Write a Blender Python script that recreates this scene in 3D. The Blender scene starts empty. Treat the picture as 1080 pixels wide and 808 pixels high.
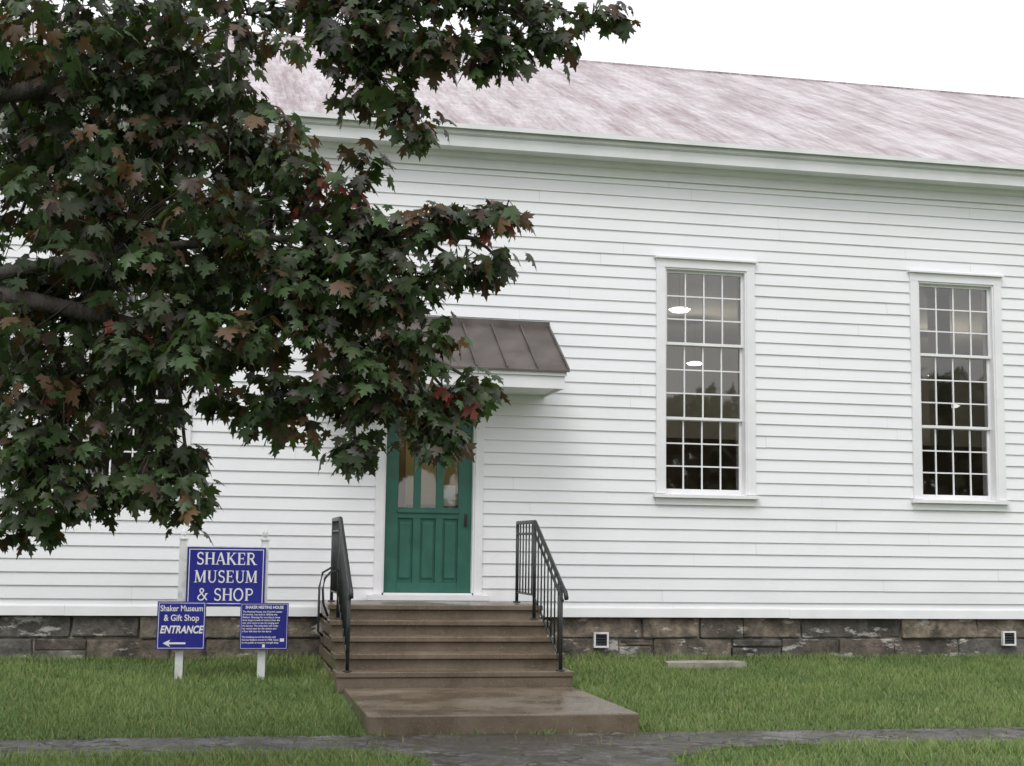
import bpy, math, random, bmesh
import numpy as np
from mathutils import Vector, Matrix, noise
random.seed(7); rng=np.random.default_rng(11)
S=bpy.context.scene
COL=S.collection

# ---------------------------------------------------------------- helpers
class MB:
    def __init__(s): s.v=[]; s.f=[]; s.m=[]
    def quad(s,a,b,c,d,m=0):
        n=len(s.v); s.v+=[a,b,c,d]; s.f.append((n,n+1,n+2,n+3)); s.m.append(m)
    def poly(s,pts,m=0):
        n=len(s.v); s.v+=list(pts); s.f.append(tuple(range(n,n+len(pts)))); s.m.append(m)
    def box(s,x0,x1,y0,y1,z0,z1,m=0):
        n=len(s.v)
        s.v+=[(x0,y0,z0),(x1,y0,z0),(x1,y1,z0),(x0,y1,z0),(x0,y0,z1),(x1,y0,z1),(x1,y1,z1),(x0,y1,z1)]
        for f in [(3,2,1,0),(4,5,6,7),(0,1,5,4),(1,2,6,5),(2,3,7,6),(3,0,4,7)]:
            s.f.append(tuple(n+i for i in f)); s.m.append(m)
    def prism(s,prof,x0,x1,m=0):
        n=len(s.v); k=len(prof)
        s.v+=[(x0,y,z) for y,z in prof]+[(x1,y,z) for y,z in prof]
        for i in range(k):
            j=(i+1)%k; s.f.append((n+i,n+j,n+k+j,n+k+i)); s.m.append(m)
        s.f.append(tuple(n+i for i in range(k))[::-1]); s.m.append(m)
        s.f.append(tuple(n+k+i for i in range(k))); s.m.append(m)
    def tube(s,pts,rad,seg=8,m=0,cap=True):
        pts=[Vector(p) for p in pts]
        if not hasattr(rad,'__len__'): rad=[rad]*len(pts)
        n=len(s.v)
        for i,p in enumerate(pts):
            t=(pts[min(i+1,len(pts)-1)]-pts[max(i-1,0)])
            if t.length<1e-9: t=Vector((0,0,1))
            t.normalize()
            a=Vector((0,0,1)) if abs(t.z)<.9 else Vector((1,0,0))
            u=t.cross(a).normalized(); w=t.cross(u)
            for k in range(seg):
                an=2*math.pi*(k+.5)/seg
                s.v.append(tuple(p+(u*math.cos(an)+w*math.sin(an))*rad[i]))
        for i in range(len(pts)-1):
            for k in range(seg):
                k2=(k+1)%seg
                s.f.append((n+i*seg+k,n+i*seg+k2,n+(i+1)*seg+k2,n+(i+1)*seg+k)); s.m.append(m)
        if cap:
            s.f.append(tuple(n+k for k in range(seg))[::-1]); s.m.append(m)
            e=n+(len(pts)-1)*seg
            s.f.append(tuple(e+k for k in range(seg))); s.m.append(m)

def empty(name,loc=(0,0,0)):
    o=bpy.data.objects.new(name,None); COL.objects.link(o); o.location=loc; return o
def mk(name,mb,mats,parent=None,smooth=False,bevel=0,recalc=True):
    me=bpy.data.meshes.new(name); me.from_pydata([tuple(v) for v in mb.v],[],mb.f)
    for m in mats: me.materials.append(m)
    me.polygons.foreach_set('material_index',mb.m)
    if recalc:
        b=bmesh.new(); b.from_mesh(me); bmesh.ops.recalc_face_normals(b,faces=b.faces); b.to_mesh(me); b.free()
    if smooth: me.polygons.foreach_set('use_smooth',[True]*len(me.polygons))
    me.update()
    o=bpy.data.objects.new(name,me); COL.objects.link(o)
    if parent: o.parent=parent
    if bevel:
        md=o.modifiers.new('bevel','BEVEL'); md.width=bevel; md.segments=2; md.limit_method='ANGLE'
    return o

def nodes(name):
    m=bpy.data.materials.new(name); m.use_nodes=True; nt=m.node_tree
    return m,nt,nt.nodes['Principled BSDF']
def N(nt,t,**k):
    n=nt.nodes.new(t)
    for a,b in k.items(): setattr(n,a,b)
    return n
def noise_tex(nt,vec,scale,detail=4,rough=.55):
    n=N(nt,'ShaderNodeTexNoise'); n.inputs['Scale'].default_value=scale; n.inputs['Detail'].default_value=detail; n.inputs['Roughness'].default_value=rough
    nt.links.new(vec,n.inputs['Vector']); return n.outputs['Fac']
def mapped(nt,scale=(1,1,1),kind='Object'):
    tc=N(nt,'ShaderNodeTexCoord'); mp=N(nt,'ShaderNodeMapping'); mp.inputs['Scale'].default_value=scale
    nt.links.new(tc.outputs[kind],mp.inputs['Vector']); return mp.outputs['Vector']
def ramp(nt,fac,stops):
    r=N(nt,'ShaderNodeValToRGB'); cr=r.color_ramp
    while len(cr.elements)<len(stops): cr.elements.new(.5)
    for e,(p,c) in zip(cr.elements,stops):
        e.position=p; e.color=(c,c,c,1) if not hasattr(c,'__len__') else (*c,1)
    nt.links.new(fac,r.inputs['Fac']); return r.outputs['Color']
def mix(nt,fac,a,b,mode='MIX'):
    n=N(nt,'ShaderNodeMix',data_type='RGBA',blend_type=mode)
    if not isinstance(fac,(int,float)): nt.links.new(fac,n.inputs[0])
    else: n.inputs[0].default_value=fac
    for s,i in ((a,6),(b,7)):
        if isinstance(s,tuple): n.inputs[i].default_value=(*s,1)
        else: nt.links.new(s,n.inputs[i])
    return n.outputs[2]
def bump(nt,p,h,strength=.3,dist=.01):
    b=N(nt,'ShaderNodeBump'); b.inputs['Strength'].default_value=strength; b.inputs['Distance'].default_value=dist
    nt.links.new(h,b.inputs['Height']); nt.links.new(b.outputs[0],p.inputs['Normal'])
def pmat(name,c1,c2,scale=5,rough=.6,bs=.2,bd=.005,mscale=(1,1,1),lo=.35,hi=.65,detail=3,metal=0,rr=.1):
    m,nt,p=nodes(name); v=mapped(nt,mscale)
    f=noise_tex(nt,v,scale,detail)
    nt.links.new(ramp(nt,f,[(lo,c1),(hi,c2)]),p.inputs['Base Color'])
    nt.links.new(ramp(nt,f,[(.3,max(rough-rr,0)),(.7,min(rough+rr,1))]),p.inputs['Roughness'])
    p.inputs['Metallic'].default_value=metal
    if bs: bump(nt,p,noise_tex(nt,v,scale*6,3),bs,bd)
    return m

# ---------------------------------------------------------------- materials
def mat_clap():
    m,nt,p=nodes('white_clapboard_paint')
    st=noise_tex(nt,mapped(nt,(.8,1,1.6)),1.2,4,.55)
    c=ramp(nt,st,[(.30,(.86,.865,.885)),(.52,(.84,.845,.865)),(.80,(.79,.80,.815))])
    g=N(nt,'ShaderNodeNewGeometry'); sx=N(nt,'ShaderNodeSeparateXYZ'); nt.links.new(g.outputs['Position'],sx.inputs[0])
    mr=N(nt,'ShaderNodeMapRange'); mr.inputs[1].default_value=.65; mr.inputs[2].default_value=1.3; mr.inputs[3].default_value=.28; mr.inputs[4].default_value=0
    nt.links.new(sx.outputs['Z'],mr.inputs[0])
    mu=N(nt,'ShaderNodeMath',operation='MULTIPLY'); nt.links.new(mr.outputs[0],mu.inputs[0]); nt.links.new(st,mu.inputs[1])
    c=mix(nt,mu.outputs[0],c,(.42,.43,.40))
    nt.links.new(c,p.inputs['Base Color']); p.inputs['Roughness'].default_value=.5
    return m
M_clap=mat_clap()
M_white=pmat('white_trim_paint',(.78,.785,.80),(.84,.84,.85),3,.45,0)
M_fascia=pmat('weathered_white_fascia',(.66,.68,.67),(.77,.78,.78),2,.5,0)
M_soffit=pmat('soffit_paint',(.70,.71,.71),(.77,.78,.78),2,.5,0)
M_green=pmat('green_door_paint',(.020,.105,.074),(.028,.132,.094),6,.42,.1,.002)
M_iron=pmat('black_iron',(.012,.014,.015),(.03,.033,.033),20,.4,.2,.001)
M_hood=pmat('brown_metal_roof',(.066,.052,.046),(.125,.105,.096),3,.42,.1,.003)
M_wood=pmat('weathered_post_paint',(.50,.51,.50),(.74,.75,.74),8,.6,.3,.003,lo=.3,hi=.5)
M_blue=pmat('blue_sign_paint',(.014,.016,.22),(.018,.020,.27),2,.35,0)
M_letter=pmat('white_sign_lettering',(.78,.78,.78),(.82,.82,.82),5,.5,0)
M_dark=pmat('dark_vent',(.01,.01,.01),(.03,.03,.03),5,.8,0)
M_room=pmat('interior_plaster',(.30,.28,.24),(.38,.35,.30),1,.8,0)
M_curt=pmat('interior_wood_panelling',(.13,.085,.055),(.22,.15,.10),1,.6,0,mscale=(6,6,.3))
M_floorw=pmat('interior_floor',(.10,.06,.035),(.15,.09,.05),2,.4,0)
M_vest=pmat('vestibule_plaster',(.42,.38,.22),(.5,.45,.28),1.5,.7,0)
M_paper=pmat('paper_notice',(.75,.75,.72),(.8,.8,.78),3,.8,0)
M_mortar=pmat('lime_mortar',(.10,.09,.075),(.36,.33,.28),6,.9,.6,.015,lo=.4,hi=.6)

def mat_stone():
    m,nt,p=nodes('foundation_sandstone'); v=mapped(nt)
    at=N(nt,'ShaderNodeAttribute',attribute_name='Col')
    n=noise_tex(nt,v,5,8,.72)
    c=mix(nt,1.0,at.outputs['Color'],ramp(nt,n,[(.30,.30),(.5,.9),(.70,1.8)]),'MULTIPLY')
    mo=noise_tex(nt,v,3.1,5,.6)
    c=mix(nt,ramp(nt,mo,[(.50,0.),(.64,.75)]),c,(.035,.033,.025))
    l=noise_tex(nt,mapped(nt,(.9,1,2.4)),2.1,8,.72)
    c=mix(nt,ramp(nt,l,[(.555,0.),(.60,.9)]),c,(.50,.48,.44))
    nt.links.new(c,p.inputs['Base Color']); p.inputs['Roughness'].default_value=.7
    bump(nt,p,n,1.0,.05); return m
M_stone=mat_stone()

def mat_step():
    m,nt,p=nodes('wet_brownstone_concrete'); v=mapped(nt)
    n=noise_tex(nt,v,2.2,6,.6); n2=noise_tex(nt,v,60,3,.7)
    c=ramp(nt,n,[(.3,(.105,.078,.050)),(.55,(.155,.120,.083)),(.75,(.22,.18,.13))])
    c=mix(nt,ramp(nt,n2,[(.55,0.),(.7,.5)]),c,(.30,.25,.19))
    nt.links.new(c,p.inputs['Base Color'])
    nt.links.new(ramp(nt,n,[(.38,.14),(.66,.55)]),p.inputs['Roughness'])
    bump(nt,p,n2,.3,.004); return m
M_step=mat_step()

def mat_roof():
    m,nt,p=nodes('weathered_slate_roof')
    s1=noise_tex(nt,mapped(nt,(1.0,.16,.16)),2.0,8,.70)
    s2=noise_tex(nt,mapped(nt,(7,.5,.35)),2.0,5,.65)
    c=mix(nt,ramp(nt,s1,[(.42,0.),(.58,1.)]),(.23,.155,.16),(.50,.45,.46))
    c=mix(nt,ramp(nt,s2,[(.42,0.),(.68,.6)]),c,(.62,.60,.61))
    br=N(nt,'ShaderNodeTexBrick'); br.inputs['Scale'].default_value=1.0
    br.inputs['Brick Width'].default_value=.28; br.inputs['Row Height'].default_value=.17; br.inputs['Mortar Size'].default_value=.006
    br.inputs['Color1'].default_value=(1,1,1,1); br.inputs['Color2'].default_value=(.78,.77,.77,1); br.inputs['Mortar'].default_value=(.5,.45,.45,1)
    tc=N(nt,'ShaderNodeTexCoord'); nt.links.new(tc.outputs['Object'],br.inputs['Vector'])
    c=mix(nt,.85,c,br.outputs['Color'],'MULTIPLY')
    nt.links.new(c,p.inputs['Base Color']); p.inputs['Roughness'].default_value=.42
    bump(nt,p,br.outputs['Fac'],.3,-.01); return m
M_roof=mat_roof()

def mat_glass():
    m,nt,p=nodes('old_window_glass'); out=nt.nodes['Material Output']; nt.nodes.remove(p)
    tr=N(nt,'ShaderNodeBsdfTransparent'); tr.inputs[0].default_value=(.78,.80,.78,1)
    gl=N(nt,'ShaderNodeBsdfGlossy'); gl.inputs['Roughness'].default_value=.02; gl.inputs['Color'].default_value=(1,1,.97,1)
    fr=N(nt,'ShaderNodeFresnel'); fr.inputs[0].default_value=1.62
    bp=N(nt,'ShaderNodeBump'); bp.inputs['Strength'].default_value=.06; bp.inputs['Distance'].default_value=.01
    nt.links.new(noise_tex(nt,mapped(nt),3,1),bp.inputs['Height']); nt.links.new(bp.outputs[0],gl.inputs['Normal'])
    mu=N(nt,'ShaderNodeMath',operation='MULTIPLY'); mu.inputs[1].default_value=2.0; nt.links.new(fr.outputs[0],mu.inputs[0])
    mx=N(nt,'ShaderNodeMixShader'); nt.links.new(mu.outputs[0],mx.inputs[0]); nt.links.new(tr.outputs[0],mx.inputs[1]); nt.links.new(gl.outputs[0],mx.inputs[2])
    nt.links.new(mx.outputs[0],out.inputs[0]); return m
M_glass=mat_glass()
def emis(name,c,s):
    m,nt,p=nodes(name); p.inputs['Base Color'].default_value=(.8,.8,.8,1)
    p.inputs['Emission Color'].default_value=(*c,1); p.inputs['Emission Strength'].default_value=s
    m.cycles.emission_sampling='NONE'; return m
M_lamp=emis('lit_lamp_glass',(1,.98,.93),1.2); M_lampw=emis('lit_vestibule_lamp',(1,.85,.6),3)

def mat_ground():
    m,nt,p=nodes('lawn_soil'); v=mapped(nt)
    c=ramp(nt,noise_tex(nt,v,1.5,6,.65),[(.3,(.07,.11,.03)),(.6,(.10,.155,.045)),(.8,(.14,.17,.06))])
    nt.links.new(c,p.inputs['Base Color']); p.inputs['Roughness'].default_value=.9
    bump(nt,p,noise_tex(nt,v,30,3),.6,.02); return m
M_ground=mat_ground()
def mat_walk():
    m,nt,p=nodes('old_asphalt_walk'); v=mapped(nt)
    fine=noise_tex(nt,v,38,5,.85); big=noise_tex(nt,v,1.9,7,.72)
    c=ramp(nt,big,[(.35,(.060,.054,.048)),(.5,(.13,.125,.12)),(.65,(.26,.255,.25))])
    c=mix(nt,1.0,c,ramp(nt,fine,[(.36,.30),(.62,1.6)]),'MULTIPLY')
    vo=N(nt,'ShaderNodeTexVoronoi',feature='DISTANCE_TO_EDGE'); vo.inputs['Scale'].default_value=1.3
    ns=N(nt,'ShaderNodeTexNoise'); ns.inputs['Scale'].default_value=3; ns.inputs['Detail'].default_value=5
    nt.links.new(v,ns.inputs['Vector']); va=N(nt,'ShaderNodeVectorMath',operation='ADD'); nt.links.new(v,va.inputs[0]); nt.links.new(ns.outputs['Color'],va.inputs[1]); nt.links.new(va.outputs[0],vo.inputs['Vector'])
    c=mix(nt,ramp(nt,vo.outputs['Distance'],[(.02,1.),(.05,0.)]),c,(.030,.027,.016))
    mo=noise_tex(nt,v,2.6,7,.78)
    c=mix(nt,ramp(nt,mo,[(.52,0.),(.56,.9)]),c,(.055,.062,.024))
    g=N(nt,'ShaderNodeNewGeometry'); vm=N(nt,'ShaderNodeVectorMath',operation='DISTANCE'); nt.links.new(g.outputs['Position'],vm.inputs[0]); vm.inputs[1].default_value=(2.2,-5.0,0)
    ad=N(nt,'ShaderNodeMath',operation='ADD'); nt.links.new(vm.outputs['Value'],ad.inputs[0])
    nn=noise_tex(nt,v,5,7,.8); mm=N(nt,'ShaderNodeMath',operation='MULTIPLY'); mm.inputs[1].default_value=7; nt.links.new(nn,mm.inputs[0]); nt.links.new(mm.outputs[0],ad.inputs[1])
    mr=N(nt,'ShaderNodeMapRange'); mr.inputs[1].default_value=3.9; mr.inputs[2].default_value=5.0; mr.inputs[3].default_value=.85; mr.inputs[4].default_value=0; nt.links.new(ad.outputs[0],mr.inputs[0])
    c=mix(nt,mr.outputs[0],c,(.060,.045,.030))
    nt.links.new(c,p.inputs['Base Color']); nt.links.new(ramp(nt,big,[(.35,.30),(.65,.85)]),p.inputs['Roughness'])
    bump(nt,p,fine,1.0,.02); return m
M_walk=mat_walk()
def mat_attr(name,rough,trans,spec=.5):
    m,nt,p=nodes(name); at=N(nt,'ShaderNodeAttribute',attribute_name='Col')
    nt.links.new(at.outputs['Color'],p.inputs['Base Color']); p.inputs['Roughness'].default_value=rough
    p.inputs['Specular IOR Level'].default_value=spec
    if trans:
        out=nt.nodes['Material Output']; t=N(nt,'ShaderNodeBsdfTranslucent')
        c=mix(nt,1.0,at.outputs['Color'],(1.6,1.5,.7),'MULTIPLY'); nt.links.new(c,t.inputs['Color'])
        mx=N(nt,'ShaderNodeMixShader'); mx.inputs[0].default_value=trans
        nt.links.new(p.outputs[0],mx.inputs[1]); nt.links.new(t.outputs[0],mx.inputs[2]); nt.links.new(mx.outputs[0],out.inputs[0])
    return m
M_leaf=mat_attr('dark_maple_leaf',.38,.30,.38); M_farleaf=mat_attr('far_leaf',.7,0,.2)
M_grass=mat_attr('grass_blades',.65,0,.2)
M_bark=pmat('maple_bark',(.035,.03,.025),(.09,.08,.07),8,.85,.8,.02,mscale=(1,1,.3))

# ---------------------------------------------------------------- ground
g=MB(); ys=[(-400,0),(-60,0),(-4.7,0),(-.3,.19),(400,.19)]
for (ya,za),(yb,zb) in zip(ys,ys[1:]): g.quad((-400,ya,za),(400,ya,za),(400,yb,zb),(-400,yb,zb))
mk('ground',g,[M_ground],recalc=False)
def nz(x,s,o=0): return noise.noise(Vector((x*s,o,0)))
def back(x): return -4.60+.06*nz(x,2.1,3)+.06*nz(x,7,5)+(.04 if x<1 else -.02)
def front(x): return -5.42-.012*(x+1)+.15*nz(x,1.3,9)+.10*nz(x,6,2)
def cl(y): return 1.42+.12*nz(y,1.5,20)+.10*nz(y,6,8)-.5*max(0,1-abs(y+5.4)/.6)
def cr(y): return 3.10+.12*nz(y,1.5,30)+.10*nz(y,6,28)+.7*max(0,1-abs(y+5.4)/.6)
w=MB(); xs=np.arange(-30,30,.06)
for a,b in zip(xs,xs[1:]):
    w.quad((a,front(a),.01),(b,front(b),.01),(b,back(b),.01),(a,back(a),.01))
yy=np.arange(-13.8,-5.0,.06)
for a,b in zip(yy,yy[1:]):
    w.quad((cl(a),a,.014),(cr(a),a,.014),(cr(b),b,.014),(cl(b),b,.014))
mk('sidewalk',w,[M_walk],recalc=False)
M_road=pmat('road_asphalt',(.04,.04,.042),(.065,.065,.065),3,.5,.3,.004)
r=MB(); r.quad((-200,-21,.006),(200,-21,.006),(200,-13.9,.006),(-200,-13.9,.006)); mk('road',r,[M_road],recalc=False)

def grass(name,x0,x1,y0,y1,n,hmin,hmax,wd):
    X=rng.uniform(x0,x1,n); Y=rng.uniform(y0,y1,n)
    keep=np.ones(n,bool)
    clump=np.array([noise.noise(Vector((x*.8,y*.8,0)))+.55*noise.noise(Vector((x*3,y*3,3))) for x,y in zip(X,Y)])
    bare=np.array([noise.noise(Vector((x*1.7,y*1.7,9))) for x,y in zip(X,Y)])
    for i in range(n):
        x=X[i]; y=Y[i]
        e=.09*clump[i]
        if front(x)+.03+e<y<back(x)-.02+e: keep[i]=random.random()<.014; continue
        if y<-5.3 and cl(y)+.03+e<x<cr(y)-.03+e: keep[i]=False; continue
        if 1.10<x<3.32 and y>-4.62: keep[i]=False; continue
        if bare[i]>.38 and random.random()<.45: keep[i]=False
    X=X[keep];Y=Y[keep];cp=clump[keep];n=len(X)
    Z=np.where(Y<-4.7,0,.19*np.clip((Y+4.7)/4.4,0,1))
    edge=(Y>-.30)|((X>.9)&(X<1.1)&(Y>-4.6))|((X>3.32)&(X<3.45)&(Y>-4.6))
    H=rng.uniform(hmin,hmax,n)*(1+.4*cp)*np.where(rng.random(n)<.02,1.6,1)*np.where(edge,1.6,1)
    an=rng.uniform(0,2*np.pi,n); la=rng.uniform(0,2*np.pi,n); ln=H*rng.uniform(.1,1.1,n)
    wx=np.cos(an)*wd/2; wy=np.sin(an)*wd/2
    v=np.zeros((n,3,3)); lx=np.cos(la)*ln; ly=np.sin(la)*ln
    v[:,0]=np.stack([X-wx,Y-wy,Z-.005],1); v[:,1]=np.stack([X+wx,Y+wy,Z-.005],1)
    v[:,2]=np.stack([X+lx,Y+ly,Z+H],1)
    me=bpy.data.meshes.new(name); me.vertices.add(n*3); me.vertices.foreach_set('co',v.ravel())
    me.loops.add(n*3); me.loops.foreach_set('vertex_index',np.arange(n*3).astype(np.int32))
    me.polygons.add(n); me.polygons.foreach_set('loop_start',(np.arange(n)*3).astype(np.int32))
    me.update(calc_edges=True)
    c1=np.array([.17,.265,.070]); c2=np.array([.31,.39,.145]); c3=np.array([.11,.19,.058]); dry=np.array([.38,.35,.2])
    f=rng.random((n,1)); g2=np.clip(.55+cp[:,None]*1.1,0,1)
    c=c1*(1-f)+c2*f; c=c*g2+(c3*.6+c*.4)*(1-g2)
    d=rng.random(n)<.05; c[d]=dry
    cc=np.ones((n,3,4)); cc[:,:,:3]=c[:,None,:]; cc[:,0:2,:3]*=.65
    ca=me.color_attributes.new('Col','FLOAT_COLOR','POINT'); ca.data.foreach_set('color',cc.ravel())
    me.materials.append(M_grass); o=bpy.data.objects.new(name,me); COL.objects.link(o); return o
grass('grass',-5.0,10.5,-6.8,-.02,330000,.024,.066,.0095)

# ---------------------------------------------------------------- meeting house
B=empty('meeting_house')
XL,XR=-9.2,22.0; ZB=.70
wins=[-7.29,-4.11,-.92,5.46,8.64,11.82,15.0,18.2]
ops=[(c-.50,c+.50,2.04,4.68) for c in wins]+[(1.76,2.77,.60,3.07)]
cb=MB()
def seg(mb,xa,xb,z0,z1,zr0,zr1,dy=0,lip=True):
    fy=lambda z: -.020+.017*(z-zr0)/(zr1-zr0)+dy
    mb.quad((xa,fy(z0),z0),(xb,fy(z0),z0),(xb,fy(z1),z1),(xa,fy(z1),z1))
    if lip and abs(z0-zr0)<1e-6: mb.quad((xa,.004,z0),(xb,.004,z0),(xb,fy(z0),z0),(xa,fy(z0),z0))
row=.137; z=ZB
while z<6.0:
    z0,z1=z,min(z+row,6.0); zr1=z+row
    cuts=[XL]; x=XL+random.uniform(.5,5)
    while x<XR-.3: cuts.append(x); x+=random.uniform(3.5,6)
    cuts.append(XR)
    for a,b in zip(cuts,cuts[1:]):
        dy=random.uniform(-.0014,.001); dz=random.uniform(-.002,.002)
        pts=[a,b]
        for o in ops:
            for e in o[:2]:
                if a<e<b: pts.append(e)
        pts.sort()
        for p0,p1 in zip(pts,pts[1:]):
            mid=(p0+p1)/2; q1=p1-(.0012 if p1==b else 0)
            zz=[(z0,z1)]
            for o in ops:
                if o[0]<mid<o[1]:
                    new=[]
                    for lo,hi in zz:
                        if o[2]>=hi or o[3]<=lo: new.append((lo,hi))
                        else:
                            if lo<o[2]: new.append((lo,o[2]))
                            if hi>o[3]: new.append((o[3],hi))
                    zz=new
            for lo,hi in zz:
                ddz=dz if lo==z0 else 0
                seg(cb,p0,q1,lo+ddz,hi+.002,z0+ddz,zr1+.002,dy)
    z+=row
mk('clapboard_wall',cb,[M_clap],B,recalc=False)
iw=MB()
def sheet_open(mb,y,x0,x1,z0,z1,ops,m=0):
    xs=sorted(set([x0,x1]+[o[i] for o in ops for i in (0,1)]))
    for a,b in zip(xs,xs[1:]):
        mid=(a+b)/2; zz=[(z0,z1)]
        for o in ops:
            if o[0]<mid<o[1]:
                new=[]
                for lo,hi in zz:
                    if lo<o[2]: new.append((lo,max(lo,o[2])))
                    if hi>o[3]: new.append((o[3],hi))
                zz=new
        for lo,hi in zz:
            if hi>lo: mb.quad((a,y,lo),(b,y,lo),(b,y,hi),(a,y,hi),m)
sheet_open(iw,.008,XL,XR,.72,6.05,ops); sheet_open(iw,.20,XL,XR,.72,6.05,ops)
mk('wall_core',iw,[M_room],B,recalc=False)
rm=MB()
rm.quad((XL,.0,.72),(XR,.0,.72),(XR,14,.72),(XL,14,.72),1)
rm.quad((XL,.2,5.95),(XR,.2,5.95),(XR,13.8,5.95),(XL,13.8,5.95),0)
rm.quad((XL,13.8,.72),(XR,13.8,.72),(XR,13.8,5.95),(XL,13.8,5.95),0)
for c in (5.2,9.9,12.3): rm.box(c,c+.28,7.2,7.48,.73,5.94,0)
x=3.6
while x<20.5: rm.box(x,x+.44,3.0+random.uniform(0,.03),3.08,.73,2.95,2); x+=.45
mk('interior_room',rm,[M_room,M_floorw,M_curt],B,recalc=False)
ew=MB()
ew.poly([(XL,0.005,.3),(XL,14,.3),(XL,14,6.1),(XL,7,9.5),(XL,0.005,6.1)]); ew.poly([(XR,0.005,.3),(XR,14,.3),(XR,14,6.1),(XR,7,9.5),(XR,0.005,6.1)])
ew.quad((XL,14,.3),(XR,14,.3),(XR,14,6.1),(XL,14,6.1))
mk('end_walls',ew,[M_clap],B,recalc=False)
t=MB()
def skirt(a,b):
    x=a
    while x<b:
        e=min(b,x+random.uniform(3,5)); dz=random.uniform(-.008,.004)
        t.prism([(-.040,.665+dz),(.01,.665+dz),(.01,.775+dz),(-.028,.775+dz),(-.034,.76+dz)],x,e-.002); x=e
skirt(XL,1.08); skirt(3.31,XR)
mk('water_table_board',t,[M_white],B)
t=MB()
t.box(XL,XR,-.05,0,5.70,5.86); t.prism([(-.052,5.80),(-.052,5.86),(-.12,5.86),(-.10,5.83)],XL,XR)
mk('frieze_board',t,[M_white],B)
t=MB()
t.box(XL-.3,XR+.3,-.33,.0,5.862,5.885)
mk('eave_soffit',t,[M_soffit],B)
t=MB(); t.box(XL-.3,XR+.3,-.352,-.332,5.85,6.03); t.prism([(-.354,5.97),(-.354,6.045),(-.40,6.045),(-.385,5.99)],XL-.3,XR+.3)
t.box(XL-.42,XR+.42,-.447,-.436,6.03,6.082)
mk('eave_fascia',t,[M_fascia],B)
sl=math.atan2(9.60-6.06,7.42); L=math.hypot(9.60-6.06,7.42)
rf=MB(); rf.box(-.4,XR-XL+.4,0,L,-.015,.03)
ro=mk('roof_slope',rf,[M_roof],B); ro.location=(XL,-.42,6.06); ro.rotation_euler=(sl,0,0)
ro2=mk('roof_slope_rear',rf,[M_roof],B); ro2.location=(XR,14.42,6.06); ro2.rotation_euler=(sl,0,math.pi)
rc=MB(); rc.tube([(XL-.4,7,9.62),(XR+.4,7,9.62)],.04,8); mk('ridge_cap',rc,[M_roof],B)

fd=MB()
fd.box(XL,XR,.070,.3,-.3,.66,1)
zrows=[-.05,.20,.43,.665]
for k in range(3):
    x=XL+random.uniform(0,.3)
    while x<XR:
        wdt=random.uniform(.35,1.15) if k<2 else random.uniform(.5,1.5)
        y0=.03+random.uniform(-.03,.025); j=lambda a=.014: random.uniform(-a,a)
        zs=[(zrows[k]+.008,zrows[k+1]-.008)]
        if random.random()<.18 and wdt<.8: mdz=(zrows[k]+zrows[k+1])/2+j(.03); zs=[(zrows[k]+.008,mdz-.006),(mdz+.006,zrows[k+1]-.008)]
        for a_,b_2 in zs:
            n0=len(fd.v); fd.box(x+.008,x+wdt-.008,y0,.10,a_,b_2,0)
            for q in (0,1,4,5):
                vx,vy,vz=fd.v[n0+q]; fd.v[n0+q]=(vx+j(),vy+j(.012),min(vz+j(.010),.662))
        x+=wdt
fo=mk('stone_foundation',fd,[M_stone,M_mortar],B,bevel=.014)
me=fo.data; ca=me.color_attributes.new('Col','FLOAT_COLOR','POINT')
pal=[(.15,.128,.10),(.19,.155,.12),(.11,.098,.085),(.22,.18,.135),(.15,.142,.125),(.12,.10,.08)]
arr=[]
for i in range(len(me.vertices)//8):
    c=random.choice(pal); s=random.uniform(.7,1.2); arr+=[c[0]*s,c[1]*s,c[2]*s,1]*8
ca.data.foreach_set('color',arr)
for i,(vx,vz) in enumerate([(4.23,.415),(9.24,.435),(-4.2,.42),(14.3,.43)]):
    v=MB(); a=.085
    v.box(vx-a,vx+a,-.03,.02,vz-a,vz-a+.02,0); v.box(vx-a,vx+a,-.03,.02,vz+a-.02,vz+a,0)
    v.box(vx-a,vx-a+.02,-.03,.02,vz-a+.02,vz+a-.02,0); v.box(vx+a-.02,vx+a,-.03,.02,vz-a+.02,vz+a-.02,0)
    v.box(vx-a+.02,vx+a-.02,-.012,-.006,vz-a+.02,vz+a-.02,1)
    for q in range(4): v.prism([(-.024,vz-.05+q*.03),(-.013,vz-.038+q*.03),(-.013,vz-.035+q*.03),(-.024,vz-.047+q*.03)],vx-a+.02,vx+a-.02,2)
    mk('foundation_vent_%d'%(i+1),v,[M_wood,M_dark,M_iron],B)

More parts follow.
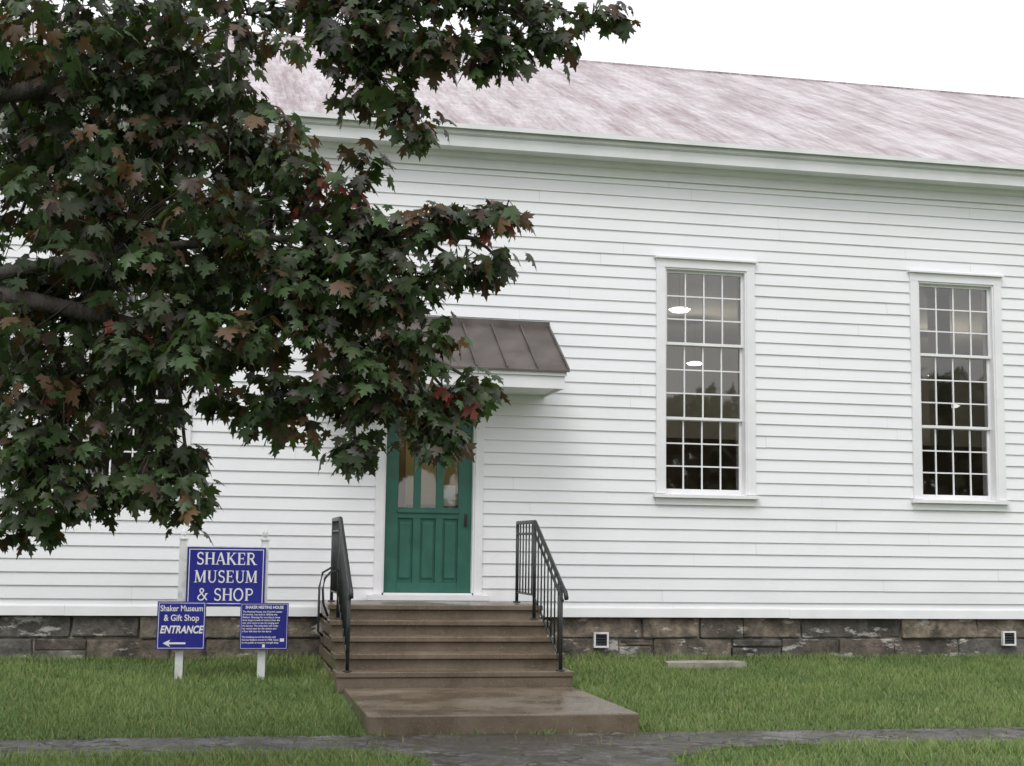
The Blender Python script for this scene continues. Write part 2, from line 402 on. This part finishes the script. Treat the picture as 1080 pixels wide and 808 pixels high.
def window(cx,i):
    f=MB(); gl=MB(); W=.50; z0,z1=2.06,4.68
    f.box(cx-W-.10,cx-W,-.045,.01,z0,z1); f.box(cx+W,cx+W+.10,-.045,.01,z0,z1)
    f.box(cx-W-.10,cx+W+.10,-.047,.01,z1,z1+.10)
    f.prism([(-.085,z1+.10),(.01,z1+.10),(.01,z1+.135),(-.05,z1+.135),(-.085,z1+.118)],cx-W-.125,cx+W+.125)
    f.prism([(-.095,z0-.045),(-.095,z0-.012),(.0,z0),(.0,z0-.045)],cx-W-.13,cx+W+.13)
    f.box(cx-W-.10,cx+W+.10,-.04,.01,z0-.125,z0-.047)
    f.box(cx-W,cx-W+.02,-.03,.20,z0,z1-.001); f.box(cx+W-.02,cx+W,-.03,.20,z0,z1-.001)
    f.box(cx-W+.02,cx+W-.02,-.03,.20,z1-.02,z1-.001); f.box(cx-W+.02,cx+W-.02,-.001,.20,z0-.03,z0+.004)
    hh=(z1-.02-z0-.006)/3
    for s in range(3):
        a=z0+.006+hh*s-(.012 if s else 0); b=z0+.006+hh*(s+1)+(.012 if s<2 else 0)
        y=[.105,.066,.027][s]; xa,xb=cx-W+.021,cx+W-.021
        st=.026; bt=.055 if s==0 else .032; tp=.032
        f.box(xa,xa+st,y,y+.035,a,b); f.box(xb-st,xb,y,y+.035,a,b)
        f.box(xa+st,xb-st,y+.001,y+.034,a,a+bt); f.box(xa+st,xb-st,y+.001,y+.034,b-tp,b)
        px=(xb-xa-2*st)/4; pz=(b-a-bt-tp)/3
        for k in range(1,4):
            f.box(xa+st+px*k-.008,xa+st+px*k+.008,y+.006,y+.03,a+bt,b-tp)
            if k<3: f.box(xa+st,xb-st,y+.008,y+.028,a+bt+pz*k-.008,a+bt+pz*k+.008)
        for c in range(4):
            for r_ in range(3):
                x0=xa+st+px*c; zz=a+bt+pz*r_
                tx=random.gauss(0,.0006); tz=random.gauss(0,.0004)
                yc=y+.018
                gl.quad((x0,yc-tx-tz,zz),(x0+px,yc+tx-tz,zz),(x0+px,yc+tx+tz,zz+pz),(x0,yc-tx+tz,zz+pz))
    mk('window_frame_%d'%i,f,[M_white],B); mk('window_glass_%d'%i,gl,[M_glass],B,recalc=False)
for i,c in enumerate(wins): window(c,i+1)

# door
d=MB(); x0,x1,za,zb=1.78,2.75,.92,3.05; y=.05
d.box(x0,x0+.15,y,y+.045,za,zb); d.box(x1-.15,x1,y,y+.045,za,zb)
for a,b in ((za,za+.11),(1.73,1.85),(2.86,zb)): d.box(x0+.15,x1-.15,y+.001,y+.044,a,b)
d.box(x0+.14,x1-.14,y-.02,y,1.79,1.82)
pw=(.67-2*.08)/3
cols3=[(x0+.15+i*(pw+.08),x0+.15+i*(pw+.08)+pw) for i in range(3)]
for i in range(2):
    a=cols3[i][1]; b=cols3[i+1][0]
    d.box(a,b,y+.002,y+.043,za+.11,1.73); d.box(a,b,y+.002,y+.043,1.85,2.86)
for a,b in cols3:
    d.box(a,b,y+.026,y+.035,za+.11,1.73)
    d.prism([(y+.026,za+.14),(y+.008,za+.165),(y+.008,1.675),(y+.026,1.70)],a+.025,b-.025)
mk('door_leaf',d,[M_green],B,bevel=.003)
gg=MB()
for a,b in cols3: gg.quad((a,y+.02,1.85),(b,y+.02,1.85),(b,y+.02,2.86),(a,y+.02,2.86))
mk('door_glass',gg,[M_glass],B,recalc=False)
pp=MB(); a,b=cols3[2]; pp.quad((a+.01,y+.03,1.87),(b-.03,y+.03,1.87),(b-.03,y+.03,2.10),(a+.01,y+.03,2.10)); mk('door_notice',pp,[M_paper],B,recalc=False)
h=MB(); h.box(2.67,2.70,y-.010,y,1.64,1.79); h.tube([(2.685,y-.010,1.68),(2.685,y-.055,1.68)],.008); h.tube([(2.685,y-.052,1.66),(2.685,y-.06,1.76)],.010)
mk('door_handle',h,[M_iron],B)
c=MB(); c.box(1.67,1.76,-.05,.01,.90,3.06); c.box(2.77,2.86,-.05,.01,.90,3.06); c.box(1.67,2.86,-.052,.01,3.06,3.108)
c.box(1.76,1.78,-.03,.16,.92,3.06); c.box(2.75,2.77,-.03,.16,.92,3.06); c.box(1.78,2.75,-.03,.16,3.05,3.07)
c.box(1.60,2.93,-.13,.16,.842,.898); c.box(1.78,2.75,-.06,.14,.899,.918)
mk('door_casing',c,[M_white],B,bevel=.003)
v=MB(); v.box(1.3,3.3,.21,2.4,.73,3.6)
vo=mk('vestibule',v,[M_vest],B)
b_=bmesh.new(); b_.from_mesh(vo.data); fs=[f for f in b_.faces if abs(f.calc_center_median().y-.21)<.01]; bmesh.ops.delete(b_,geom=fs,context='FACES'); b_.to_mesh(vo.data); b_.free()
sh=MB(); sh.box(2.2,2.3,2.33,2.39,.75,3.0); sh.box(1.7,1.78,2.33,2.39,.75,3.0); sh.box(2.32,3.0,2.34,2.38,1.9,1.95); mk('vestibule_woodwork',sh,[M_floorw],B)
l=MB(); l.tube([(2.2,1.3,3.58),(2.2,1.3,3.50)],.12,16); mk('vestibule_lamp',l,[M_lampw],B)
def plight(x,y,z,e,col=(1,.95,.86)):
    L_=bpy.data.lights.new('ceiling_light','POINT'); L_.energy=e; L_.color=col; L_.shadow_soft_size=.1
    o=bpy.data.objects.new('ceiling_light',L_); COL.objects.link(o); o.location=(x,y,z); o.parent=B
plight(2.2,1.0,3.35,13,(1,.85,.6))
l=MB()
for (x,y_,z_) in [(6.69,4.6,5.0),(8.94,10.4,5.0),(14.2,10.7,5.0),(13.85,9.5,4.25)]:
    l.tube([(x,y_,z_+.05),(x,y_,z_+.02),(x,y_,z_-.015)],[.10,.17,.12],16,0); l.tube([(x,y_,5.94),(x,y_,z_+.05)],.004,6,1)
mk('ceiling_lamps',l,[M_lamp,M_iron],B)
plight(6.69,4.4,4.7,50); plight(8.94,10.2,4.7,60); plight(14.2,10.5,4.7,75)

# hood over the door
h=MB(); hx0,hx1=.97,3.56
h.box(hx0,hx1,-.93,-.905,3.11,3.285); h.prism([(-.905,3.112),(0,3.112),(0,3.86),(-.905,3.283)],hx0,hx0+.025); h.prism([(-.905,3.112),(0,3.112),(0,3.86),(-.905,3.283)],hx1-.025,hx1)
h.box(hx0+.025,hx1-.025,-.905,0,3.135,3.15)
h.box(hx0-.015,hx1+.015,-.955,-.93,3.245,3.29)
mk('door_hood_box',h,[M_white],B)
h=MB(); h.prism([(-.985,3.282),(-.985,3.300),(-.003,3.918),(-.003,3.885)],hx0-.04,hx1+.04)
n=8
for i in range(n+1):
    xx=hx0-.03+(hx1-hx0+.06)*i/n
    h.prism([(-.983,3.3),(-.983,3.328),(-.004,3.946),(-.004,3.915)],xx-.010,xx+.010)
h.box(hx0-.04,hx1+.04,-.03,-.022,3.9,3.97)
mk('door_hood_roof',h,[M_hood],B)

# ---------------------------------------------------------------- steps
ST=empty('entrance_steps')
xa,xb=1.10,3.28; tz=[.29,.4275,.565,.7025,.84]; fr=[-2.47,-2.15,-1.83,-1.52,-1.20]
s=MB()
for i,(zt,fy) in enumerate(zip(tz,fr)):
    if i==0: s.box(xa,xb,fy,-.042,0,zt-.052)
    else: s.box(xa+.004*i,xb-.004*i,fy+.025,-.043,tz[i-1]-.02,zt-.052)
    s.box(xa-.012+.002*i,xb+.012-.002*i,fy-.015,-.041 if i==4 else fr[i+1]+.06,zt-.05,zt)
mk('stair_block',s,[M_step],ST,bevel=.008)
s=MB(); s.box(1.16,3.29,-4.58,-2.49,-.05,.15); mk('landing_slab',s,[M_step],ST,bevel=.012)

def railing(name,x):
    R=empty(name); r_=MB()
    top=[(x,-.45,1.69),(x,-1.30,1.69),(x,-2.52,1.06)]
    zt=lambda y:1.69 if y>-1.3 else 1.69+(y+1.30)*(.63/1.22)
    zs=lambda y:.84 if y>-1.2 else (.7025 if y>-1.52 else (.565 if y>-1.83 else (.4275 if y>-2.15 else .29)))
    zbr=lambda y:.95 if y>-1.25 else .95+(y+1.25)*.47
    r_.tube(top+[(x,-2.62,1.02),(x,-2.66,.96)],.021,8)
    r_.tube([(p[0],p[1],p[2]-.12) for p in top],.013,6)
    r_.tube([(x,-.45,.95),(x,-1.25,.95),(x,-2.45,zbr(-2.45))],.012,6)
    for yp in (-.45,-1.30,-2.45): r_.tube([(x,yp,zs(yp)-.01),(x,yp,zt(yp))],.018,8); r_.tube([(x,yp,zs(yp)),(x,yp,zs(yp)+.012)],.04,8)
    yv=-.60
    while yv>-2.4:
        if abs(yv+1.3)>.05: r_.tube([(x,yv,zbr(yv)),(x,yv,zt(yv)-.01)],.008,6)
        yv-=.145
    mk('rail_and_balusters',r_,[M_iron],R,smooth=True); return R
railing('stair_railing',3.17)
RL=railing('stair_railing',1.19)
k=MB(); pts=[(1.19,-1.3,1.18),(1.10,-1.36,1.16),(1.04,-1.45,1.10),(1.02,-1.5,1.0),(1.03,-1.48,.86),(1.08,-1.42,.74)]
k.tube(pts,.012,6); k.tube([(1.19,-.5,1.2),(1.08,-.6,1.14),(1.04,-.75,1.0),(1.04,-.75,.55),(1.09,-.75,.5)],.012,6)
mk('side_bracket',k,[M_iron],RL,smooth=True)
fs=MB(); fs.poly([(4.72,-.9,.205),(5.15,-.95,.205),(5.62,-.86,.205),(5.6,-.62,.205),(5.1,-.58,.205),(4.75,-.66,.205)])
fo2=mk('flagstone',fs,[pmat('grey_flagstone',(.22,.20,.17),(.38,.36,.31),6,.7,.5,.01)]); sm=fo2.modifiers.new('solid','SOLIDIFY'); sm.thickness=.06; sm.offset=0

# ---------------------------------------------------------------- signs
def letters():
    T,t_=.17,.075
    def arc(cx,cy,rx,ry,a0,a1,n=10): return [(cx+rx*math.cos(math.radians(a0+(a1-a0)*i/n)),cy+ry*math.sin(math.radians(a0+(a1-a0)*i/n))) for i in range(n+1)]
    ser=lambda x,y:([(x-.15,y),(x+.15,y)],.055)
    D={}
    D['H']=(.92,[([(.18,0),(.18,1)],T),([(.74,0),(.74,1)],T),([(.18,.5),(.74,.5)],t_)]+[ser(x,y) for x in (.18,.74) for y in (.03,.97)])
    D['A']=(.92,[([(.12,0),(.44,1)],t_),([(.44,1),(.78,0)],T),([(.22,.33),(.66,.33)],t_),ser(.14,.03),ser(.78,.03)])
    D['K']=(.92,[([(.18,0),(.18,1)],T),([(.22,.42),(.70,.97)],t_),([(.36,.56),(.78,.0)],T),ser(.18,.03),ser(.18,.97),ser(.7,.97),ser(.78,.03)])
    D['E']=(.80,[([(.20,0),(.20,1)],T),([(.05,.03),(.68,.03)],.065),([(.2,.51),(.54,.51)],t_),([(.05,.97),(.66,.97)],.065),([(.67,0),(.67,.24)],.06),([(.65,.78),(.65,1)],.06),([(.54,.4),(.54,.62)],.05)])
    D['R']=(.92,[([(.18,0),(.18,1)],T),([(.18,.96),(.42,.96)]+arc(.42,.73,.22,.23,90,-90)+[(.18,.5)],.11),([(.42,.5),(.76,.0)],T),ser(.18,.03),ser(.18,.97),ser(.80,.03)])
    D['P']=(.82,[([(.18,0),(.18,1)],T),([(.18,.96),(.42,.96)]+arc(.42,.72,.23,.24,90,-90)+[(.18,.48)],.11),ser(.18,.03),ser(.18,.97)])
    D['M']=(1.12,[([(.15,0),(.19,1)],t_),([(.19,1),(.53,.05)],T),([(.53,.05),(.87,1)],t_),([(.90,0),(.90,1)],T),ser(.15,.03),ser(.9,.03),([(.05,.97),(.2,.97)],.055),([(.86,.97),(1.02,.97)],.055)])
    D['U']=(.92,[([(.2,1),(.2,.3)],T),(arc(.46,.3,.26,.28,180,360),.10),([(.72,.3),(.72,1)],t_),ser(.2,.97),ser(.72,.97)])
    D['S']=(.70,[(arc(.35,.74,.22,.23,35,250,12)+[(.45,.47)]+arc(.35,.26,.23,.235,55,-145,12),.125),([(.55,.76),(.55,.98)],.05),([(.12,.02),(.12,.25)],.05)])
    D['O']=(.98,[(arc(.46,.5,.36,.48,0,360,22),.13)])
    D['&']=(1.0,[([(.85,.05),(.30,.72)]+arc(.42,.80,.15,.17,200,-20,8)+[(.22,.40)]+arc(.36,.24,.24,.21,150,330,8)+[(.82,.55)],.11),([(.7,.57),(.95,.57)],.05)])
    D[' ']=(.40,[])
    return D
LT=letters()
cnt=[0]
def stroke(mb,pts,w_,f):
    pts=[np.array(p) for p in pts]
    for i in range(len(pts)-1):
        a,b=pts[i],pts[i+1]; dd=b-a; L_=np.linalg.norm(dd)
        if L_<1e-6: continue
        dd/=L_; nn=np.array([-dd[1],dd[0]])*w_/2; e=dd*w_*.12 if len(pts)>2 else 0*dd
        cnt[0]=(cnt[0]+1)%12; off=cnt[0]*.00015
        mb.poly([f(*(a-e+nn),off),f(*(a-e-nn),off),f(*(b+e-nn),off),f(*(b+e+nn),off)])
def serif_line(mb,txt,cx,z0,h,width,y):
    tot=sum(LT[c][0] for c in txt); sx=width/tot; x=cx-width/2
    for c in txt:
        w_,st=LT[c]
        for pts,wd in st:
            stroke(mb,[(p[0]*sx,p[1]*h) for p in pts],wd*h*.95,lambda px,pz,off,x=x:(x+px,y-off,z0+pz))
        x+=w_*sx
def text(txt,x,z,y,size,parent,name,align='CENTER',bold=0,shear=0,sx=1):
    cu=bpy.data.curves.new(name,'FONT'); cu.body=txt; cu.size=size; cu.align_x=align; cu.extrude=.0006; cu.offset=bold; cu.shear=shear
    o=bpy.data.objects.new(name,cu); COL.objects.link(o); o.location=(x,y,z); o.rotation_euler=(math.pi/2,0,0); o.scale=(sx,1,1); o.parent=parent
    cu.materials.append(M_letter); return o
def board(mb,x0,x1,z0,z1,y,th=.02): mb.box(x0,x1,y,y+th,z0,z1)
def border(mb,x0,x1,z0,z1,y,i=.018,w_=.007):
    a,b,c_,d_=x0+i,x1-i,z0+i,z1-i
    mb.box(a,b,y-.001,y,c_,c_+w_);mb.box(a,b,y-.001,y,d_-w_,d_);mb.box(a,a+w_,y-.001,y,c_+w_,d_-w_);mb.box(b-w_,b,y-.001,y,c_+w_,d_-w_)
SG=empty('museum_sign')
p=MB()
for px in (-.315,.455):
    p.box(px-.036,px+.036,-1.50,-1.43,-.05,1.46); p.box(px-.045,px+.045,-1.51,-1.42,1.46,1.475)
    p.tube([(px,-1.465,1.475),(px,-1.465,1.495),(px,-1.465,1.51),(px,-1.465,1.54),(px,-1.465,1.575)],[.022,.018,.034,.026,.004],10)
mk('posts',p,[M_wood],SG,bevel=.004)
p=MB(); p.box(-.285,.47,-1.515,-1.502,.825,1.40); mk('sign_frame',p,[M_wood],SG)
p=MB(); board(p,-.275,.462,.835,1.39,-1.535,.019); mk('sign_panel',p,[M_blue],SG,bevel=.002)
p=MB(); y_=-1.537; border(p,-.275,.462,.835,1.39,-1.535)
serif_line(p,'SHAKER',.095,1.225,.115,.57,y_); serif_line(p,'MUSEUM',.095,1.055,.115,.60,y_); serif_line(p,'& SHOP',.095,.885,.115,.54,y_)
mk('sign_lettering',p,[M_letter],SG,recalc=False)
S2=empty('entrance_sign'); p=MB(); board(p,-.53,-.08,.425,.875,-1.56,.018); mk('entrance_panel',p,[M_blue],S2,bevel=.002)
p=MB(); border(p,-.53,-.08,.425,.875,-1.56,.012,.005)
ax=-.47; yy_=-1.5625
p.poly([(ax,yy_,.485),(ax+.07,yy_,.52),(ax+.055,yy_,.494),(ax+.21,yy_,.494),(ax+.21,yy_,.476),(ax+.055,yy_,.476),(ax+.07,yy_,.45)])
mk('entrance_border_arrow',p,[M_letter],S2,recalc=False)
text('Shaker Museum',-.305,.785,-1.562,.078,S2,'line_1',bold=.001,sx=.79); text('& Gift Shop',-.305,.695,-1.562,.082,S2,'line_2',bold=.001,sx=.84)
text('ENTRANCE',-.305,.58,-1.562,.098,S2,'line_3',bold=.003,shear=.25,sx=.78)
S3=empty('history_sign'); p=MB(); board(p,.24,.695,.425,.865,-1.56,.018); mk('history_panel',p,[M_blue],S3,bevel=.002)
p=MB(); border(p,.24,.695,.425,.865,-1.56,.010,.003); p.box(.455,.48,-1.5612,-1.5602,.445,.475); p.box(.62,.66,-1.5612,-1.5602,.50,.53); mk('history_border',p,[M_letter],S3)
text('SHAKER MEETING HOUSE',.467,.812,-1.562,.038,S3,'title',bold=.0012,sx=.82)
body=["The Meeting House, the Church's center","of worship, was built in 1848 by the","Shakers. Meetings for worship at times","drew large crowds of visitors from the","city, who came to see the singing and","the dances. The wide plain hall inside","has raised seats for the visitors and","a floor left clear for the dance","","The building served the family until","the last Shakers moved in 1938. Open","to the public as museum and gift shop."]
for i,b in enumerate(body):
    if b: text(b,.262,.775-i*.0265,-1.562,.0225,S3,'text_line_%d'%(i+1),align='LEFT',bold=.0004,sx=1.0)

# ---------------------------------------------------------------- leaves
half=[(0,.03),(.33,-.12),(.27,.03),(.44,.06),(.36,.17),(.64,.38),(.44,.41),(.47,.55),(.20,.45),(.19,.60),(.28,.74),(.11,.78),(0,1.08)]
outl=half+[(-x,y) for x,y in half[-2:0:-1]]
base=np.array([(0,.3,0)]+[(x,y,-.22*abs(x)-.18*max(y,0)**2) for x,y in outl]); NL=len(outl)
def leaf_mesh(name,P,T,Nn,size,col,mat,parent):
    n=len(P); T=T/np.linalg.norm(T,axis=1,keepdims=True); Rr=np.cross(T,Nn); Rr/=np.linalg.norm(Rr,axis=1,keepdims=True)+1e-9; Nn=np.cross(Rr,T)
    curl=rng.uniform(.2,1.8,(n,1,1))
    v=P[:,None,:]+size[:,None,None]*(base[None,:,0:1]*Rr[:,None,:]+base[None,:,1:2]*T[:,None,:]+curl*base[None,:,2:3]*Nn[:,None,:])
    nv=NL+1; b=(np.arange(n)*nv)[:,None]
    i=np.arange(NL); tri=np.stack([np.zeros(NL,int),1+i,1+(i+1)%NL],1)
    f=(b[:,:,None]+tri[None]).reshape(-1,3)
    me=bpy.data.meshes.new(name); me.vertices.add(n*nv); me.vertices.foreach_set('co',v.ravel())
    me.loops.add(f.size); me.loops.foreach_set('vertex_index',f.ravel().astype(np.int32)); me.polygons.add(len(f)); me.polygons.foreach_set('loop_start',(np.arange(len(f))*3).astype(np.int32))
    me.update(calc_edges=True)
    cc=np.ones((n,nv,4)); cc[:,:,:3]=col[:,None,:]; ca=me.color_attributes.new('Col','FLOAT_COLOR','POINT'); ca.data.foreach_set('color',cc.ravel())
    me.polygons.foreach_set('use_smooth',[True]*len(f))
    me.materials.append(mat); o=bpy.data.objects.new(name,me); COL.objects.link(o); o.parent=parent; return o

TR=empty('maple_tree')
# foliage masses: x, y, z, rx, ry, rz, clumps, redness
bl=[(-.95,-7.5,3.90,.70,.9,.75,85,.0),(-.30,-7.6,4.10,.50,.6,.42,50,.0),(-.56,-7.5,3.13,.85,.9,.62,90,.0),(-.86,-7.5,2.32,.6,.7,.52,56,.03),
(-1.1,-6.9,3.5,.6,.5,1.0,45,0),(-.35,-7.0,3.45,.6,.4,.70,35,0),(-1.0,-7.1,2.4,.5,.4,.6,26,0),(.10,-7.4,4.45,.40,.4,.15,12,0),
(.05,-7.7,3.08,.55,.6,.50,52,.0),(.45,-7.9,2.72,.48,.45,.36,42,.03),(-.17,-7.8,2.40,.52,.5,.36,44,.04),(-.85,-7.7,1.80,.42,.4,.26,36,.05),(-.32,-7.8,1.90,.24,.25,.30,18,.0),
(-1.0,-7.6,1.52,.14,.12,.08,5,.0),(-.14,-7.8,1.60,.05,.08,.13,3,.0),(.66,-7.9,4.20,.34,.45,.24,22,.0),(1.08,-8.0,4.14,.33,.3,.17,14,.0),(1.40,-8.0,4.16,.22,.25,.15,8,.0),
(.60,-7.8,4.50,.35,.3,.10,13,0),(1.12,-7.9,4.46,.35,.25,.09,11,0),(1.55,-7.95,4.46,.28,.2,.06,7,0),
(1.62,-8.0,4.32,.22,.2,.06,5,0),(1.95,-8.0,4.40,.16,.15,.04,4,.0),(1.72,-8.0,4.22,.08,.1,.06,2,0),
(.92,-8.0,3.74,.15,.2,.12,5,.0),(.72,-8.0,3.90,.22,.25,.14,7,.0),(1.22,-8.0,3.19,.22,.2,.07,7,.15),(1.46,-8.0,3.24,.12,.14,.05,4,.2),(.82,-8.0,3.12,.28,.28,.14,12,.15),(.92,-8.0,2.82,.30,.30,.16,14,.06),
(1.22,-8.0,2.95,.2,.16,.06,6,.1),(1.43,-8.0,2.98,.11,.12,.05,3,.1),(.95,-8.0,2.48,.30,.3,.14,15,.02),(1.17,-8.0,2.22,.17,.2,.18,11,.02),(1.12,-8.0,2.03,.16,.15,.09,7,0),(1.34,-8.0,2.28,.07,.08,.08,3,0),(.62,-8.0,2.22,.27,.28,.22,18,.0),(.68,-8.0,1.95,.14,.12,.06,5,.0),
(.25,-7.9,2.16,.24,.24,.16,11,.0),(.52,-7.9,3.38,.26,.32,.20,14,.28),(.02,-7.8,3.62,.34,.38,.22,20,.0),
(-2.3,-7.4,3.2,.9,1.4,1.3,50,.0),(-.9,-7.4,5.4,1.5,1.6,.8,60,0),(1.0,-7.6,5.1,1.0,1.0,.25,20,0),(-3.4,-6.2,5.5,2.0,1.6,2.6,60,0),(-5.5,-8.0,5.0,1.6,1.8,2.4,50,0),(-3.6,-9.8,5.4,1.8,1.2,2.4,45,0),(-3.4,-7.6,8.3,1.9,1.9,1.2,45,0)]
P=[];T=[];NN=[];SZ=[];CC=[]; wood=MB()
def limb(a,b,r0,r1,sag=.3,n=7,seg=8):
    a=Vector(a);b=Vector(b); pts=[];rad=[]
    for i in range(n+1):
        t=i/n; p=a.lerp(b,t); p.z+=sag*math.sin(math.pi*t); p.x+=.06*nz(t*3+a.x,1,a.z)*min(1,t*4); p.y+=.08*nz(t*3+b.x,1,b.z)*min(1,t*4)
        pts.append(p); rad.append(r0*(1-t)+r1*t)
    wood.tube(pts,rad,seg); return pts
wood.tube([(-3.6,-7.4,-.1),(-3.6,-7.4,.25),(-3.58,-7.4,1.2),(-3.6,-7.42,2.4),(-3.55,-7.4,4.0),(-3.5,-7.45,6.2),(-3.4,-7.5,8.6)],[.42,.31,.27,.25,.19,.12,.04],14)
hub1=limb((-3.58,-7.4,2.6),(-.9,-7.6,3.9),.13,.05,.25,9); hub2=limb((-3.57,-7.4,2.2),(-.5,-7.6,2.6),.11,.04,.35,9); hub3=limb((-3.55,-7.4,3.6),(-.3,-7.6,4.6),.10,.025,.25,9)
hub4=limb(hub3[-1],(1.5,-7.95,4.42),.022,.007,.02,9)
hub5=limb(hub2[-1],(.9,-8.0,2.45),.035,.009,.12,8)       # lower bough over the door
hub6=limb(hub2[6],(1.25,-8.0,3.10),.040,.008,.10,9)      # bough reaching out in front of the wall
high=hub1[4:]+hub3[5:]+hub4; low=hub2[4:]+hub5+hub6+hub1[5:]
for (x,y,z,rx,ry,rz,nc,red) in bl:
    c=Vector((x,y,z))
    cand=high if z>3.55 else low
    hb=min(cand,key=lambda q:(q-c).length+ (0 if q.x<c.x else .4)) if x>-2 else Vector((-3.55,-7.4,max(2.4,min(7.5,z-1))))
    st=limb(hb,c,.015 if x>-2 else .09,.006,.04,6,6)
    for k in range(nc):
        d=rng.normal(size=3); d/=np.linalg.norm(d); r=rng.random()**.45
        cc=np.array([x+d[0]*rx*r,y+d[1]*ry*r,z+d[2]*rz*r])
        ci=Vector(cc); q=min(st,key=lambda q:(q-ci).length)
        mid=q.lerp(ci,.5); mid.z+=.06
        wood.tube([q,mid,ci],[.006,.004,.0025],4,cap=False)
        m=int(rng.integers(8,17)); cs=.10+.07*rng.random()
        shade=rng.uniform(.65,1.7); isred=rng.random()<red; bronze=rng.random()<.17
        for _ in range(m):
            o=rng.normal(size=3); o/=np.linalg.norm(o); rr=cs*rng.random()**.5
            pt=cc+o*rr*np.array([1.25,1.25,.7])
            tdir=o*np.array([1,1,.35])+np.array([0,0,-.75-.5*rng.random()])+rng.normal(size=3)*.25
            nrm=np.array([0,0,1.0])+o*.8+rng.normal(size=3)*.45
            P.append(pt);T.append(tdir);NN.append(nrm);SZ.append(rng.uniform(.055,.118))
            u=rng.random()
            if isred and u<.7: col=np.array([.14,.034,.024])*rng.uniform(.6,1.3)
            elif bronze and u<.5: col=np.array([.090,.056,.030])
            elif u<.12: col=np.array([.058,.038,.026])
            elif u<.50: col=np.array([.042,.060,.025])
            elif u<.88: col=np.array([.042,.074,.027])
            else: col=np.array([.032,.034,.022])
            CC.append(col*shade*rng.uniform(.75,1.25))
leaf_mesh('foliage',np.array(P),np.array(T),np.array(NN),np.array(SZ),np.array(CC),M_leaf,TR)
mk('trunk_and_limbs',wood,[M_bark],TR,smooth=True,recalc=False)

# ---------------------------------------------------------------- tree line across the road
DT=empty('distant_trees')
def far_tree(seed,H):
    r=np.random.default_rng(seed); n=1300
    c=[(r.uniform(-.3,.3)*H,r.uniform(-.3,.3)*H,r.uniform(.32,.88)*H,r.uniform(.10,.2)*H) for k in range(16)]
    P=[]
    for _ in range(n):
        q=c[r.integers(16)]; d=r.normal(size=3); d/=np.linalg.norm(d); P.append(np.array(q[:3])+d*q[3]*r.random()**.3)
    P=np.array(P); sh=r.uniform(.6,1.3,(n,1))
    return P,r.normal(size=(n,3))+np.array([0,0,-.5]),r.normal(size=(n,3))+np.array([0,0,1]),r.uniform(.4,.7,n)*H/10,np.array([.10,.13,.07])*sh
metas=[]
for i,H in enumerate((10.5,9)):
    o=leaf_mesh('far_crown_%d'%i,*far_tree(i+3,H),M_farleaf,DT); tm=MB(); tm.tube([(0,0,-.1),(0,0,H*.4),(0,0,H*.8)],[.25,.18,.05],8)
    k=mk('far_trunk_%d'%i,tm,[M_bark],DT); metas.append((o,k))
pos=[(-21,-47),(-13,-43),(-5,-48),(3,-45),(10,-43),(16,-47),(21,-44),(27,-46),(32,-43),(37,-46),(43,-44),(49,-44),(55,-46),(24,-52),(34,-50)]
for i,(x,y) in enumerate(pos):
    a,b=metas[i%2]; s=random.uniform(.85,1.1); rz=random.uniform(0,6.28)
    for o in (a,b):
        q=o if i<2 else o.copy()
        if i>=2: COL.objects.link(q)
        q.location=(x,y,0); q.scale=(s,s,s); q.rotation_euler=(0,0,rz); q.parent=DT

# ---------------------------------------------------------------- light
elev=math.radians(52); azim=math.radians(205)
W=bpy.data.worlds.new('World'); S.world=W; W.use_nodes=True; nt=W.node_tree; bg=nt.nodes['Background']
sky=N(nt,'ShaderNodeTexSky',sky_type='NISHITA'); sky.sun_disc=False; sky.sun_elevation=elev; sky.sun_rotation=azim; sky.dust_density=4; sky.air_density=1.2
hs=N(nt,'ShaderNodeHueSaturation'); hs.inputs['Saturation'].default_value=.12; nt.links.new(sky.outputs[0],hs.inputs['Color'])
c=mix(nt,.8,hs.outputs[0],(10.8,10.75,11.2))
nt.links.new(c,bg.inputs['Color']); bg.inputs['Strength'].default_value=.135
sn=bpy.data.lights.new('sun','SUN'); sn.energy=1.0; sn.angle=math.radians(25); sn.color=(1,.965,.94)
so=bpy.data.objects.new('sun',sn); COL.objects.link(so)
sd=Vector((math.sin(azim)*math.cos(elev),math.cos(azim)*math.cos(elev),math.sin(elev)))
so.rotation_euler=sd.to_track_quat('Z','Y').to_euler(); so.location=(0,-20,30)

# ---------------------------------------------------------------- camera
f,ps,th,rl=1484.8,.2035,.116,.0138
F=Vector((math.sin(ps)*math.cos(th),math.cos(ps)*math.cos(th),math.sin(th))); R0=Vector((math.cos(ps),-math.sin(ps),0)); U0=R0.cross(F)
R=R0*math.cos(rl)+U0*math.sin(rl); U=-R0*math.sin(rl)+U0*math.cos(rl)
cam=bpy.data.cameras.new('camera'); co=bpy.data.objects.new('camera',cam); COL.objects.link(co)
cam.sensor_width=36; cam.lens=f/1080*36; cam.clip_end=1500; cam.clip_start=.1
m=Matrix((R,U,-F)).transposed().to_4x4(); m.translation=Vector((0,-15.4,1.43)); co.matrix_world=m
S.camera=co
S.view_settings.view_transform='Standard'; S.view_settings.look='None'; S.view_settings.exposure=0
